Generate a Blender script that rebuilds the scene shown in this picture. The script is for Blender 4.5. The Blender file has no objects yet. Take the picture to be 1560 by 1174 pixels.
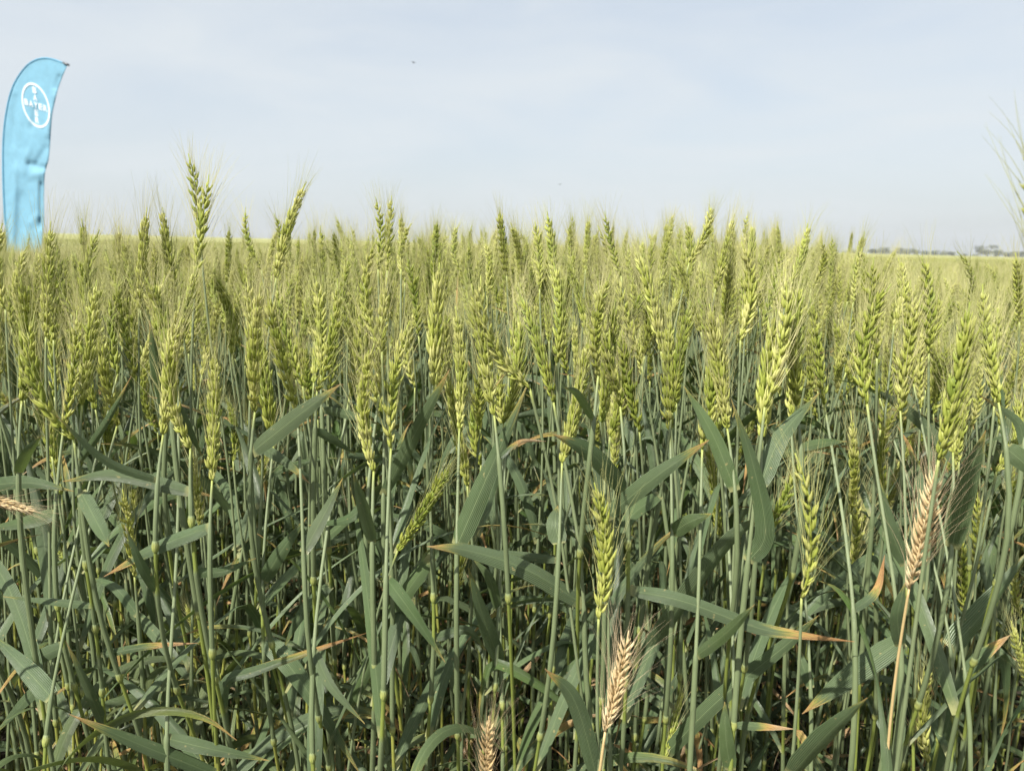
import bpy, math, random
from math import sin, cos, tan, pi, radians, exp, sqrt
from mathutils import Vector, Matrix, Quaternion

RNG = random.Random(7)
SC = bpy.context.scene
COL = SC.collection

# ------------------------------------------------------------------ camera
EYE = 0.90
FPX = 1200.0                      # focal length in photograph pixels (1560 wide)
CX, CY = 780.0, 587.0
PITCH, ROLL = radians(-9.1), radians(0.4)
_F = Vector((0, cos(PITCH), sin(PITCH)))
_R0 = Vector((1, 0, 0))
_U0 = _R0.cross(_F)
_R = (_R0 * cos(ROLL) + _U0 * sin(ROLL)).normalized()
_U = _R.cross(_F)
cam_d = bpy.data.cameras.new("camera")
cam = bpy.data.objects.new("camera", cam_d)
COL.objects.link(cam)
cam.matrix_world = Matrix((( _R.x, _U.x, -_F.x, 0), (_R.y, _U.y, -_F.y, 0), (_R.z, _U.z, -_F.z, EYE), (0, 0, 0, 1)))
cam_d.sensor_width = 36.0
cam_d.lens = 36.0 * FPX / 1560.0
cam_d.clip_start = 0.02
cam_d.clip_end = 6000
cam_d.dof.use_dof = True
cam_d.dof.focus_distance = 0.68
cam_d.dof.aperture_fstop = 14.0
SC.camera = cam

# ------------------------------------------------------------------ world, sun, exposure
SUN_EL, SUN_AZ = radians(50), radians(-142)     # azimuth from +Y towards +X: behind the camera, to the left
world = bpy.data.worlds.new("World")
SC.world = world
world.use_nodes = True
nt = world.node_tree
nt.nodes.clear()
out = nt.nodes.new("ShaderNodeOutputWorld")
bg = nt.nodes.new("ShaderNodeBackground")
sky = nt.nodes.new("ShaderNodeTexSky")
sky.sky_type = 'NISHITA'
sky.sun_disc = False
sky.sun_elevation = SUN_EL
sky.sun_rotation = SUN_AZ
sky.air_density = 1.0
sky.dust_density = 3.0
sky.ozone_density = 1.0
tc = nt.nodes.new("ShaderNodeTexCoord")
mp = nt.nodes.new("ShaderNodeMapping")
mp.inputs['Scale'].default_value = (1.2, 1.2, 5.5)
mp.inputs['Rotation'].default_value = (0.06, 0.05, 0.5)
nz = nt.nodes.new("ShaderNodeTexNoise")
nz.inputs['Scale'].default_value = 2.1
nz.inputs['Detail'].default_value = 5
nz.inputs['Roughness'].default_value = 0.52
nz.inputs['Distortion'].default_value = 0.6
cr = nt.nodes.new("ShaderNodeMapRange")
cr.inputs['From Min'].default_value = 0.38
cr.inputs['From Max'].default_value = 0.70
cr.inputs['To Min'].default_value = 0.66
cr.inputs['To Max'].default_value = 0.93
veil = nt.nodes.new("ShaderNodeMix")
veil.data_type = 'RGBA'
VEIL = (4.26, 4.54, 4.72, 1)
veil.inputs['B'].default_value = VEIL
nt.links.new(tc.outputs['Generated'], mp.inputs['Vector'])
nt.links.new(mp.outputs['Vector'], nz.inputs['Vector'])
nt.links.new(nz.outputs['Fac'], cr.inputs['Value'])
nt.links.new(cr.outputs['Result'], veil.inputs['Factor'])
nt.links.new(sky.outputs['Color'], veil.inputs['A'])
nt.links.new(veil.outputs['Result'], bg.inputs['Color'])
bg.inputs['Strength'].default_value = 0.10
nt.links.new(bg.outputs['Background'], out.inputs['Surface'])

sun_d = bpy.data.lights.new("sun", 'SUN')
sun_d.energy = 5.0
sun_d.angle = radians(1.0)
sun_d.color = (1.0, 0.96, 0.885)
sun = bpy.data.objects.new("sun", sun_d)
COL.objects.link(sun)
sdir = Vector((sin(SUN_AZ) * cos(SUN_EL), cos(SUN_AZ) * cos(SUN_EL), sin(SUN_EL)))   # towards the sun
sun.rotation_euler = sdir.to_track_quat('Z', 'Y').to_euler()

SC.view_settings.view_transform = 'Standard'
SC.view_settings.look = 'None'
SC.view_settings.exposure = 0.88
SC.view_settings.gamma = 1.0
SC.view_settings.use_curve_mapping = False
SC.cycles.use_denoising = True
SC.cycles.max_bounces = 8
SC.cycles.transparent_max_bounces = 8

# ------------------------------------------------------------------ helpers
def at(px, py, y):
    """Point at distance y (metres along +Y) seen at photograph pixel px, py."""
    d = _R * ((px - CX) / FPX) + _U * ((CY - py) / FPX) + _F
    return Vector((0, 0, EYE)) + d * (y / d.y)

def proj(p):
    q = p - Vector((0, 0, EYE))
    w = q.dot(_F)
    return CX + FPX * q.dot(_R) / w, CY - FPX * q.dot(_U) / w

def sstep(a, b, x):
    t = min(1.0, max(0.0, (x - a) / (b - a)))
    return t * t * (3 - 2 * t)

def ground_z(x, y):
    if y < 8: return 0.0
    a = max(-0.9, min(0.9, x / y))
    s = 0.0183 - 0.0178 * a
    yy = min(y, 400.0)
    z = s * (yy - 8) * sstep(8, 26, y)
    if y > 400: z -= 0.006 * (y - 400)
    return z

def canopy_tip(x, y):
    """Height of the ear tips above the ground, lower towards the right of the plot."""
    a = x / max(y, 0.3)
    m = 0.908 + 0.026 * sstep(-.3, -.1, a) * sstep(.9, 1.2, y) - 0.079 * sstep(0.37, 0.43, a) - 0.012 * sstep(-0.3, -0.45, a)
    return m

class MB:
    def __init__(s):
        s.v, s.f, s.mi, s.col, s.lf = [], [], [], [], []
    def add(s, p, col=(1, 1, 1), lf=(0, 0, 0)):
        s.v.append((p[0], p[1], p[2])); s.col.append((col[0], col[1], col[2], 1.0)); s.lf.append(lf)
        return len(s.v) - 1
    def face(s, f, m=0):
        s.f.append(f); s.mi.append(m)
    def mesh(s, name, mats, smooth=True):
        me = bpy.data.meshes.new(name)
        me.from_pydata(s.v, [], s.f)
        for m in mats: me.materials.append(m)
        me.polygons.foreach_set('material_index', s.mi)
        me.polygons.foreach_set('use_smooth', [smooth] * len(s.f))
        a = me.attributes.new('col', 'FLOAT_COLOR', 'POINT')
        a.data.foreach_set('color', [c for q in s.col for c in q])
        b = me.attributes.new('lf', 'FLOAT_VECTOR', 'POINT')
        b.data.foreach_set('vector', [c for q in s.lf for c in q])
        me.update()
        return me
    def join(s, o, M=None, mi=None):
        n = len(s.v)
        for p in o.v:
            q = M @ Vector(p) if M is not None else p
            s.v.append((q[0], q[1], q[2]))
        s.col += o.col; s.lf += o.lf
        s.f += [tuple(i + n for i in f) for f in o.f]
        s.mi += (o.mi if mi is None else [mi] * len(o.f))

def frame(t):
    t = t.normalized()
    a = Vector((0, 0, 1)) if abs(t.z) < 0.9 else Vector((1, 0, 0))
    x = a.cross(t).normalized()
    return x, t.cross(x)

def tube(mb, pts, rad, cols, n=7, m=0, lfs=None):
    rings = []
    L = len(pts)
    x = None
    for i, p in enumerate(pts):
        t = pts[min(i + 1, L - 1)] - pts[max(i - 1, 0)]
        t.normalize()
        if x is None: x, y = frame(t)
        else:
            x = (x - t * x.dot(t)).normalized(); y = t.cross(x)
        rings.append([mb.add(p + (x * cos(2 * pi * k / n) + y * sin(2 * pi * k / n)) * rad[i], cols[i], lfs[i] if lfs else (k / n, i / L, 0)) for k in range(n)])
    for a, b in zip(rings, rings[1:]):
        for k in range(n):
            mb.face((a[k], a[(k + 1) % n], b[(k + 1) % n], b[k]), m)
    mb.face(tuple(reversed(rings[0])), m)
    mb.face(tuple(rings[-1]), m)

def bez(p0, p1, p2, p3, t):
    u = 1 - t
    return p0 * (u * u * u) + p1 * (3 * u * u * t) + p2 * (3 * u * t * t) + p3 * (t * t * t)

def catmull(P, t):
    n = len(P) - 1
    s = min(n - 1e-6, max(0.0, t * n)); i = int(s); f = s - i
    a = P[i - 1] if i > 0 else P[0] * 2 - P[1]
    d = P[i + 2] if i + 2 <= n else P[n] * 2 - P[n - 1]
    b, c = P[i], P[i + 1]
    return (b * 2 + (c - a) * f + (a * 2 - b * 5 + c * 4 - d) * f * f + (b * 3 - a - c * 3 + d) * f ** 3) * 0.5

# ------------------------------------------------------------------ materials
def new_mat(name):
    m = bpy.data.materials.new(name)
    m.use_nodes = True
    n = m.node_tree
    n.nodes.clear()
    o = n.nodes.new("ShaderNodeOutputMaterial")
    return m, n, o

def N(n, t, **kw):
    q = n.nodes.new(t)
    for k, v in kw.items():
        if hasattr(q, k): setattr(q, k, v)
        else: q.inputs[k.replace('_', ' ')].default_value = v
    return q

def mixc(n, fac, a, b, blend='MIX'):
    q = n.nodes.new("ShaderNodeMix"); q.data_type = 'RGBA'; q.blend_type = blend
    for key, val in (('Factor', fac), ('A', a), ('B', b)):
        if hasattr(val, 'node'): n.links.new(val, q.inputs[key])
        elif key == 'Factor': q.inputs[key].default_value = val
        else: q.inputs[key].default_value = (*val, 1)
    return q.outputs['Result']

def mth(n, op, a, b=None, c=None):
    q = n.nodes.new("ShaderNodeMath"); q.operation = op
    for i, v in enumerate((a, b, c)):
        if v is None: continue
        if hasattr(v, 'node'): n.links.new(v, q.inputs[i])
        else: q.inputs[i].default_value = v
    return q.outputs[0]

def mrange(n, v, a, b, c=0.0, d=1.0, smooth=False):
    q = n.nodes.new("ShaderNodeMapRange")
    if smooth: q.interpolation_type = 'SMOOTHSTEP'
    n.links.new(v, q.inputs['Value'])
    for k, x in (('From Min', a), ('From Max', b), ('To Min', c), ('To Max', d)): q.inputs[k].default_value = x
    return q.outputs['Result']

def attr(n, name):
    return N(n, "ShaderNodeAttribute", attribute_name=name)

def surf(n, o, color, rough=0.5, trans=0.0, tcol=None, spec=0.5, bump=None):
    p = n.nodes.new("ShaderNodeBsdfPrincipled")
    if hasattr(color, 'node'): n.links.new(color, p.inputs['Base Color'])
    else: p.inputs['Base Color'].default_value = (*color, 1)
    if hasattr(rough, 'node'): n.links.new(rough, p.inputs['Roughness'])
    else: p.inputs['Roughness'].default_value = rough
    p.inputs['Specular IOR Level'].default_value = spec
    if bump is not None:
        b = n.nodes.new("ShaderNodeBump"); b.inputs['Strength'].default_value = bump[1]; b.inputs['Distance'].default_value = bump[2]
        n.links.new(bump[0], b.inputs['Height']); n.links.new(b.outputs['Normal'], p.inputs['Normal'])
    if trans > 0:
        t = n.nodes.new("ShaderNodeBsdfTranslucent")
        tc_ = tcol if tcol is not None else color
        if hasattr(tc_, 'node'): n.links.new(tc_, t.inputs['Color'])
        else: t.inputs['Color'].default_value = (*tc_, 1)
        mx = n.nodes.new("ShaderNodeMixShader"); mx.inputs[0].default_value = trans
        n.links.new(p.outputs[0], mx.inputs[1]); n.links.new(t.outputs[0], mx.inputs[2])
        n.links.new(mx.outputs[0], o.inputs['Surface'])
    else:
        n.links.new(p.outputs[0], o.inputs['Surface'])
    return p

def ear_material(name, lo, mid, hi, trans=0.22):
    m, n, o = new_mat(name)
    a = attr(n, 'lf')
    sep = N(n, "ShaderNodeSeparateXYZ"); n.links.new(a.outputs['Vector'], sep.inputs[0])
    oi = N(n, "ShaderNodeObjectInfo")
    tone = mth(n, 'ADD', sep.outputs[0], mth(n, 'MULTIPLY', mth(n, 'SUBTRACT', oi.outputs['Random'], 0.5), 0.55))
    c1 = mixc(n, mrange(n, tone, 0.0, 0.55), lo, mid)
    c2 = mixc(n, mrange(n, tone, 0.5, 1.1), c1, hi)
    geo = N(n, "ShaderNodeNewGeometry")
    nz = N(n, "ShaderNodeTexNoise", Scale=900.0, Detail=2.0)
    n.links.new(geo.outputs['Position'], nz.inputs['Vector'])
    c3 = mixc(n, mrange(n, nz.outputs['Fac'], 0.35, 0.75, 0.0, 0.35), c2, tuple(x * 0.55 for x in mid))
    surf(n, o, c3, 0.42, trans, mixc(n, 0.5, c3, hi), 0.45)
    return m

M_EAR = ear_material("wheat_ear", (0.235, 0.315, 0.050), (0.455, 0.50, 0.098), (0.70, 0.68, 0.27), 0.38)
M_EARDRY = ear_material("dry_ear", (0.62, 0.46, 0.23), (0.80, 0.64, 0.37), (0.90, 0.79, 0.54), 0.3)

def awn_material(name, c, c2):
    m, n, o = new_mat(name)
    oi = N(n, "ShaderNodeObjectInfo")
    surf(n, o, mixc(n, oi.outputs['Random'], c, c2), 0.45, 0.3, None, 0.4)
    return m
M_AWN = awn_material("wheat_awn", (0.50, 0.51, 0.20), (0.66, 0.62, 0.31))
M_AWNDRY = awn_material("dry_awn", (0.70, 0.55, 0.34), (0.80, 0.66, 0.44))

def stem_material():
    m, n, o = new_mat("wheat_stem")
    a = attr(n, 'col'); l = attr(n, 'lf')
    sep = N(n, "ShaderNodeSeparateXYZ"); n.links.new(l.outputs['Vector'], sep.inputs[0])
    st = mth(n, 'SINE', mth(n, 'MULTIPLY', sep.outputs[0], 75.0))
    tcn = N(n, "ShaderNodeTexCoord")
    nz = N(n, "ShaderNodeTexNoise", Scale=60.0, Detail=4.0)
    n.links.new(tcn.outputs['Object'], nz.inputs['Vector'])
    c = mixc(n, mrange(n, nz.outputs['Fac'], 0.3, 0.7, 0.0, 0.55), a.outputs['Color'], mixc(n, 1.0, a.outputs['Color'], (0.62, 0.66, 0.58), 'MULTIPLY'))
    c = mixc(n, mrange(n, st, -1, 1, 0.0, 0.12), c, (0.36, 0.41, 0.26))
    surf(n, o, c, 0.42, 0.06, None, 0.5, (st, 0.25, 0.0003))
    return m
M_STEM = stem_material()

def leaf_material():
    m, n, o = new_mat("wheat_leaf")
    l = attr(n, 'lf'); cA = attr(n, 'col')
    sep = N(n, "ShaderNodeSeparateXYZ"); n.links.new(l.outputs['Vector'], sep.inputs[0])
    u, v, dry = sep.outputs[0], sep.outputs[1], sep.outputs[2]
    tcn = N(n, "ShaderNodeTexCoord")
    n1 = N(n, "ShaderNodeTexNoise", Scale=38.0, Detail=4.0, Roughness=0.6)
    n.links.new(tcn.outputs['Object'], n1.inputs['Vector'])
    n2 = N(n, "ShaderNodeTexNoise", Scale=420.0, Detail=2.0)
    n.links.new(tcn.outputs['Object'], n2.inputs['Vector'])
    # streaks that run along the blade
    cb = N(n, "ShaderNodeCombineXYZ")
    n.links.new(mth(n, 'MULTIPLY', u, 9.0), cb.inputs[0]); n.links.new(mth(n, 'MULTIPLY', v, 2.2), cb.inputs[1])
    oi = N(n, "ShaderNodeObjectInfo")
    n.links.new(mth(n, 'MULTIPLY', oi.outputs['Random'], 50.0), cb.inputs[2])
    n3 = N(n, "ShaderNodeTexNoise", Scale=2.0, Detail=3.0); n.links.new(cb.outputs[0], n3.inputs['Vector'])
    vein = mth(n, 'SINE', mth(n, 'MULTIPLY', u, 40.0))
    base = cA.outputs['Color']
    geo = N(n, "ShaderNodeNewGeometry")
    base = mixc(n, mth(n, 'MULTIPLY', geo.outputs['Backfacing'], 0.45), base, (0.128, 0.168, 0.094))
    base = mixc(n, mrange(n, n1.outputs['Fac'], 0.35, 0.72, 0.0, 0.5), base, (0.118, 0.156, 0.086))
    base = mixc(n, mrange(n, n3.outputs['Fac'], 0.30, 0.62, 0.45, 0.0), base, (0.055, 0.088, 0.03))
    base = mixc(n, mrange(n, vein, 0.2, 1.0, 0.0, 0.2), base, (0.16, 0.21, 0.10))
    mid = mrange(n, mth(n, 'ABSOLUTE', u), 0.0, 0.085, 0.55, 0.0)
    base = mixc(n, mid, base, (0.21, 0.27, 0.13))
    # pale scratches and rust flecks
    cb2 = N(n, "ShaderNodeCombineXYZ")
    n.links.new(mth(n, 'MULTIPLY', u, 5.0), cb2.inputs[0]); n.links.new(mth(n, 'MULTIPLY', v, 7.0), cb2.inputs[1])
    n.links.new(mth(n, 'MULTIPLY', oi.outputs['Random'], 91.0), cb2.inputs[2])
    n4 = N(n, "ShaderNodeTexNoise", Scale=1.6, Detail=3.0, Roughness=0.55); n.links.new(cb2.outputs[0], n4.inputs['Vector'])
    base = mixc(n, mrange(n, n4.outputs['Fac'], 0.69, 0.75, 0.0, 0.75), base, (0.42, 0.40, 0.20))
    # drying tip: green > yellow > orange tan
    w = mth(n, 'ADD', v, mth(n, 'MULTIPLY', mth(n, 'SUBTRACT', n3.outputs['Fac'], 0.5), 0.6))
    w = mth(n, 'ADD', w, mth(n, 'MULTIPLY', mth(n, 'POWER', mth(n, 'ABSOLUTE', u), 2.0), 0.07))
    w = mth(n, 'ADD', w, mth(n, 'SUBTRACT', dry, 1.0))
    c = mixc(n, mrange(n, w, -0.09, 0.01, smooth=True), base, (0.33, 0.33, 0.075))
    c = mixc(n, mrange(n, w, 0.0, 0.06, smooth=True), c, (0.53, 0.33, 0.125))
    pale = mixc(n, oi.outputs['Random'], (0.62, 0.47, 0.27), (0.42, 0.23, 0.09))
    c = mixc(n, mrange(n, w, 0.09, 0.2, smooth=True), c, pale)
    c = mixc(n, mth(n, 'MULTIPLY', mrange(n, w, -0.02, 0.05), mrange(n, n4.outputs['Fac'], 0.50, 0.60, 0.0, 0.8)), c, (0.22, 0.11, 0.045))
    n5 = N(n, "ShaderNodeTexNoise", Scale=260.0, Detail=1.0); n.links.new(tcn.outputs['Object'], n5.inputs['Vector'])
    c = mixc(n, mrange(n, n5.outputs['Fac'], 0.73, 0.77, 0.0, 0.7), c, (0.34, 0.30, 0.13))
    c = mixc(n, mrange(n, mth(n, 'ADD', v, mth(n, 'MULTIPLY', mth(n, 'SUBTRACT', n2.outputs['Fac'], 0.5), 0.04)), 0.015, 0.05, 0.85, 0.0), c, (0.36, 0.36, 0.16))
    rough = mrange(n, n2.outputs['Fac'], 0.3, 0.7, 0.33, 0.52)
    surf(n, o, c, rough, 0.17, mixc(n, 0.55, c, (0.24, 0.34, 0.05)), 0.5, (vein, 0.6, 0.0005))
    return m
M_LEAF = leaf_material()

def plain_mat(name, c, rough=0.6, trans=0.0, spec=0.4):
    m, n, o = new_mat(name)
    tcn = N(n, "ShaderNodeTexCoord")
    nz = N(n, "ShaderNodeTexNoise", Scale=14.0, Detail=4.0); n.links.new(tcn.outputs['Object'], nz.inputs['Vector'])
    cc = mixc(n, mrange(n, nz.outputs['Fac'], 0.3, 0.7), tuple(x * 0.86 for x in c), tuple(min(1, x * 1.1) for x in c))
    surf(n, o, cc, rough, trans, None, spec)
    return m

# ------------------------------------------------------------------ wheat geometry
def lemma(mb, base, d, outw, ln, w, th, tone, rnd, m=0, n=6):
    W = d.cross(outw).normalized(); O = W.cross(d).normalized()
    vs = (0.0, 0.14, 0.34, 0.56, 0.76, 0.91, 1.0)
    rs = (0.42, 0.86, 1.0, 0.84, 0.53, 0.24, 0.05)
    prev = None
    for v, r in zip(vs, rs):
        c = base + d * (ln * v) + O * (sin(pi * v) * ln * 0.07 + ln * 0.05 * v * v)
        ring = []
        for k in range(n):
            a = 2 * pi * k / n
            keel = 1.25 if k == 0 else 1.0
            t = tone + 0.22 * v + (0.18 if k == 0 else 0) - 0.14 * (1 - v) * (1 if abs(sin(a)) < .5 else 0.4)
            ring.append(mb.add(c + O * (cos(a) * th * r * keel) + W * (sin(a) * w * r), (1, 1, 1), (t, v, rnd)))
        if prev:
            for k in range(n): mb.face((prev[k], prev[(k + 1) % n], ring[(k + 1) % n], ring[k]), m)
        prev = ring
    return base + d * ln + O * 0.0

def awn(mb, p, d, ln, curve, r=0.00026, m=0):
    d = d.normalized()
    x, y = frame(d)
    prev = None
    S = 5
    for i in range(S + 1):
        t = i / S
        c = p + d * (ln * t) + curve * (ln * t * t)
        rr = r * (1 - 0.84 * t ** .6)
        ring = [mb.add(c + (x * cos(2.0944 * k) + y * sin(2.0944 * k)) * rr, (1, 1, 1), (0.5, t, 0)) for k in range(3)]
        if prev:
            for k in range(3): mb.face((prev[k], prev[(k + 1) % 3], ring[(k + 1) % 3], ring[k]), m)
        prev = ring

def ear_geo(rng, L=0.1, dry=False, bend=0.0, nsp=20, awn_len=0.052, spread=1.0, fat=1.0):
    """An ear of length L along +Z from the origin: two rows of spikelets on a rachis, and its beard of awns."""
    k, a = MB(), MB()
    b2 = bend * 0.5 * rng.uniform(-1, 1)
    def ax(t): return Vector((bend * L * 4 * t * (1 - t) + (0 if dry else .0005) * sin(40 * t), b2 * L * 4 * t * (1 - t), L * t))
    tube(k, [ax(t / 8) for t in range(9)], [0.0012 - 0.0006 * t / 8 for t in range(9)], [(1, 1, 1)] * 9, 6, 0, [(0.3, 0, 0)] * 9)
    for i in range(nsp + 1):
        t = (i + 0.15) / (nsp + 1.4) * 0.92
        term = i == nsp
        T = (ax(t + 0.02) - ax(t - 0.02)).normalized()
        s = 0 if term else (1 if i % 2 else -1)
        S = Vector((1, 0, 0)); S = (S - T * S.dot(T)).normalized(); B = T.cross(S)
        sz = 0.60 + 0.42 * sin(pi * min(1.0, t * 0.85 + 0.17))
        sz *= rng.uniform(0.86, 1.12) * fat
        if i < 2: sz *= 0.78
        tw = rng.uniform(-0.32, 0.32)
        S, B = S * cos(tw) + B * sin(tw), B * cos(tw) - S * sin(tw)
        tone0 = 0.36 + rng.uniform(-0.2, 0.2) + 0.16 * sin(9 * t + rng.random())
        op = 1.0 if not dry else 1.25
        fl = [(-0.0021, 15, -20, 0.0102, 0), (0.0021, 15, 20, 0.0102, 0),
              (-0.0012, 23, -12, 0.0130, 1), (0.0012, 23, 12, 0.0130, 1), (0.0, 30, rng.uniform(-4, 4), 0.0115, rng.random() < 0.6)]
        if term: fl = [(-.001, 4, -14, .009, 1), (.001, -4, 14, .009, 1), (0, 12, 0, .010, 1), (0, -12, 0, .010, 1)]
        for (bo, so, bd, ln, aw) in fl:
            so = so * op + rng.uniform(-6, 5); bd = bd * op + rng.uniform(-5, 5); ln *= rng.uniform(.86, 1.14) * (1.12 if dry else 1)
            ss = s if s else 1
            d = (T + S * (ss * tan(radians(so))) + B * tan(radians(bd))).normalized()
            outw = (S * (ss * (0.9 if abs(bd) < 9 else 0.45)) + B * (0.0 if abs(bd) < 9 else math.copysign(0.9, bd)) - T * 0.15).normalized()
            p = ax(t) + S * (ss * 0.0011 * sz) + B * (bo * sz) + (T * 0.0018 if bo == 0 and not term else T * 0)
            wd = (0.00125 if dry else rng.uniform(.00150, .00185)) * sz
            tip = lemma(k, p, d, outw, ln * sz, wd, wd * 0.82, tone0 + rng.uniform(-0.12, 0.12), rng.random())
            if aw and rng.random() < 0.94:
                q = (T * 1.0 + d * (0.75 * spread) + S * rng.uniform(-.09, .09) + B * rng.uniform(-.09, .09)).normalized()
                la = awn_len * (0.55 + 0.5 * sin(pi * min(1, t + 0.12))) * rng.uniform(0.75, 1.2)
                cv = (S * (ss * rng.uniform(-0.16, 0.24) * spread) + B * (math.copysign(1, bd) * rng.uniform(-.14, .2) * spread))
                awn(a, tip - d * 0.0008, q, la, cv, 0.00024 if dry else 0.00028)
    return k, a

EARS, EARS_DRY = [], []
_er = random.Random(11)
for i in range(28):
    k, a = ear_geo(_er, 0.1, False, _er.choice((-1, 1)) * _er.choice((.01, .03, .06, .10, .15)), _er.choice((18, 20, 21, 22, 23, 24)), _er.uniform(0.048, 0.066), _er.uniform(0.8, 1.5), _er.uniform(0.82, 1.1))
    EARS.append((k, a, k.mesh("ear", [M_EAR]), a.mesh("beard", [M_AWN])))
for i in range(3):
    k, a = ear_geo(_er, 0.1, True, _er.uniform(-0.06, 0.06), 23, 0.056, 2.2, 1.08)
    EARS_DRY.append((k, a, k.mesh("ear", [M_EARDRY]), a.mesh("beard", [M_AWNDRY])))

def node_mesh():
    mb = MB()
    zs = [-0.0042, -0.0022, 0.0, 0.0022, 0.0042]
    tube(mb, [Vector((0, 0, z)) for z in zs], [0.95, 1.25, 1.42, 1.25, 1.0], [(0.26, 0.31, 0.07), (0.30, 0.34, 0.08), (0.34, 0.36, 0.10), (0.30, 0.33, 0.11), (0.22, 0.27, 0.13)], 9)
    return mb.mesh("node", [M_STEM])
NODE = node_mesh()

G_SHEATH = (0.15, 0.19, 0.088)
G_PED = (0.18, 0.22, 0.108)
G_CULM = (0.20, 0.245, 0.04)
LEAF_COLS = [(0.070, 0.116, 0.045), (0.084, 0.128, 0.056), (0.056, 0.104, 0.030), (0.075, 0.134, 0.028), (0.098, 0.140, 0.066)]

def leaf_geo(rng, P, width, side_fn, dry=0.1, col=None, n=18, fold=0.16, blunt=0.0):
    """A blade through the points P (base first); side_fn(t, tangent) gives the direction across it."""
    mb = MB()
    col = col or rng.choice(LEAF_COLS)
    col = tuple(c * rng.uniform(0.92, 1.08) for c in col)
    ph = rng.random() * 6
    prev = None
    for i in range(n + 1):
        t = i / n
        p = catmull(P, t)
        tg = (catmull(P, min(1, t + 0.02)) - catmull(P, max(0, t - 0.02))).normalized()
        sd = side_fn(t, tg)
        sd = (sd - tg * sd.dot(tg)).normalized()
        nm = sd.cross(tg)
        w = width * 0.5 * min(1.0, 0.66 + t * 2.4) * (1 - (max(0, t - 0.34) / 0.66) ** 1.7) ** 1.05 if t < 1 else 0.00015
        w = max(w, 0.0002)
        ring = []
        for u in (-1, -0.5, 0, 0.5, 1):
            wav = 0.05 * sin(t * 19 + ph + u) * abs(u) * w
            q = p + sd * (u * w) + nm * (abs(u) ** 1.3 * w * fold * 2 + wav)
            ring.append(mb.add(q, col, (u, t, dry)))
        if prev:
            for k in range(4): mb.face((prev[k], prev[k + 1], ring[k + 1], ring[k]))
        prev = ring
    return mb

def random_blade(rng, p0, az, length, e0, droop, kink=None, curl=0.0):
    """Points of a blade that leaves p0 at azimuth az, elevation e0 and bends down by droop over its length."""
    pts = [p0.copy()]
    S = 7
    el = e0; a = az
    p = p0.copy()
    for i in range(S):
        t = (i + 0.5) / S
        el = e0 - droop * t ** 1.6
        if kink and t > kink: el -= radians(70)
        a += curl / S
        p = p + Vector((cos(a) * cos(el), sin(a) * cos(el), sin(el))) * (length / S)
        if p.z < 0.01: p.z = 0.01
        pts.append(p.copy())
    return pts

def blade_side(rng, az, twist):
    base = Vector((-sin(az), cos(az), 0))
    t0 = rng.uniform(-0.5, 0.5)
    def f(t, tg):
        q = Quaternion(tg, t0 + twist * t)
        return q @ (base - tg * base.dot(tg)).normalized()
    return f

def stem_curve(foot, base, edir, n=30):
    H = (base - foot).length
    c1 = foot + Vector((0, 0, 0.42 * H)) + (base - foot) * 0.05
    c2 = base - edir.normalized() * (0.28 * H)
    c2 = c2 * 0.55 + (base + (foot - base) * 0.3) * 0.45
    w = random.Random(int(abs(foot.x * 91357 + base.z * 7717 + foot.y * 3331)))
    a, f, p, q = w.uniform(.002, .007), w.uniform(1.2, 2.6), w.uniform(0, 6), w.uniform(0, 6)
    return [bez(foot, c1, c2, base, i / n) + Vector((cos(q), sin(q), 0)) * (a * sin(2 * pi * f * i / n + p) * sin(pi * i / n)) for i in range(n + 1)]

def on_stem(curve, z):
    for a, b in zip(curve, curve[1:]):
        if b.z >= z: 
            f = (z - a.z) / max(1e-6, b.z - a.z)
            return a.lerp(b, max(0, min(1, f))), (b - a).normalized()
    return curve[-1].copy(), (curve[-1] - curve[-2]).normalized()

def stem_geo(rng, curve, collars, rscale=1.0, dry=False):
    """Culm with leaf sheaths: above each node the waxy sheath up to its collar, below the node bare yellow-green culm."""
    H = curve[-1].z
    collars = sorted(collars)
    nodes = []
    low = 0.05
    for c in collars:
        nd = max(low + 0.035, c - rng.uniform(0.09, 0.17)) if c > low + 0.06 else c - 0.02
        nodes.append(max(0.02, nd)); low = c
    mb = MB()
    zs = sorted(set([i / 26 * H for i in range(27)] + [z + e for z in nodes for e in (-0.004, 0.004)] + [z + e for z in collars for e in (-0.003, 0.003)] + [H - 0.014, H - 0.007]))
    zs = [z for z in zs if 0 <= z <= H]
    pts, rad, cols = [], [], []
    top = collars[-1] if collars else 0
    for z in zs:
        p, _ = on_stem(curve, z)
        c, r = G_CULM, 0.00150
        if z >= top: 
            c, r = G_PED, 0.00135 - 0.00030 * (z - top) / max(0.01, H - top)
        else:
            for nd, cl in zip(nodes, collars):
                if nd <= z <= cl: c, r = G_SHEATH, 0.00195 + 0.0002 * (cl - z) / 0.2
        if z < 0.52 and c is G_CULM and curve[0].x < -.05: c = (0.265, 0.275, 0.045)
        if z < 0.25: c = tuple(a * 0.8 + b * 0.2 for a, b in zip(c, (0.30, 0.30, 0.08)))
        if z > H - 0.014:
            k = (z - H + 0.014) / 0.014
            c = tuple(a * (1 - k) + b * k for a, b in zip(c, (0.36, 0.40, 0.09))); r *= 1 - 0.25 * k
        if dry: c = (0.60, 0.43, 0.20)
        pts.append(p); rad.append(r * rscale); cols.append(c)
    tube(mb, pts, rad, cols, 8)
    return mb, nodes

# ------------------------------------------------------------------ objects
def tag(o, label=None, cat=None, group=None, kind=None):
    if label: o['label'] = label
    if cat: o['category'] = cat
    if group: o['group'] = group
    if kind: o['kind'] = kind
    return o

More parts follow.
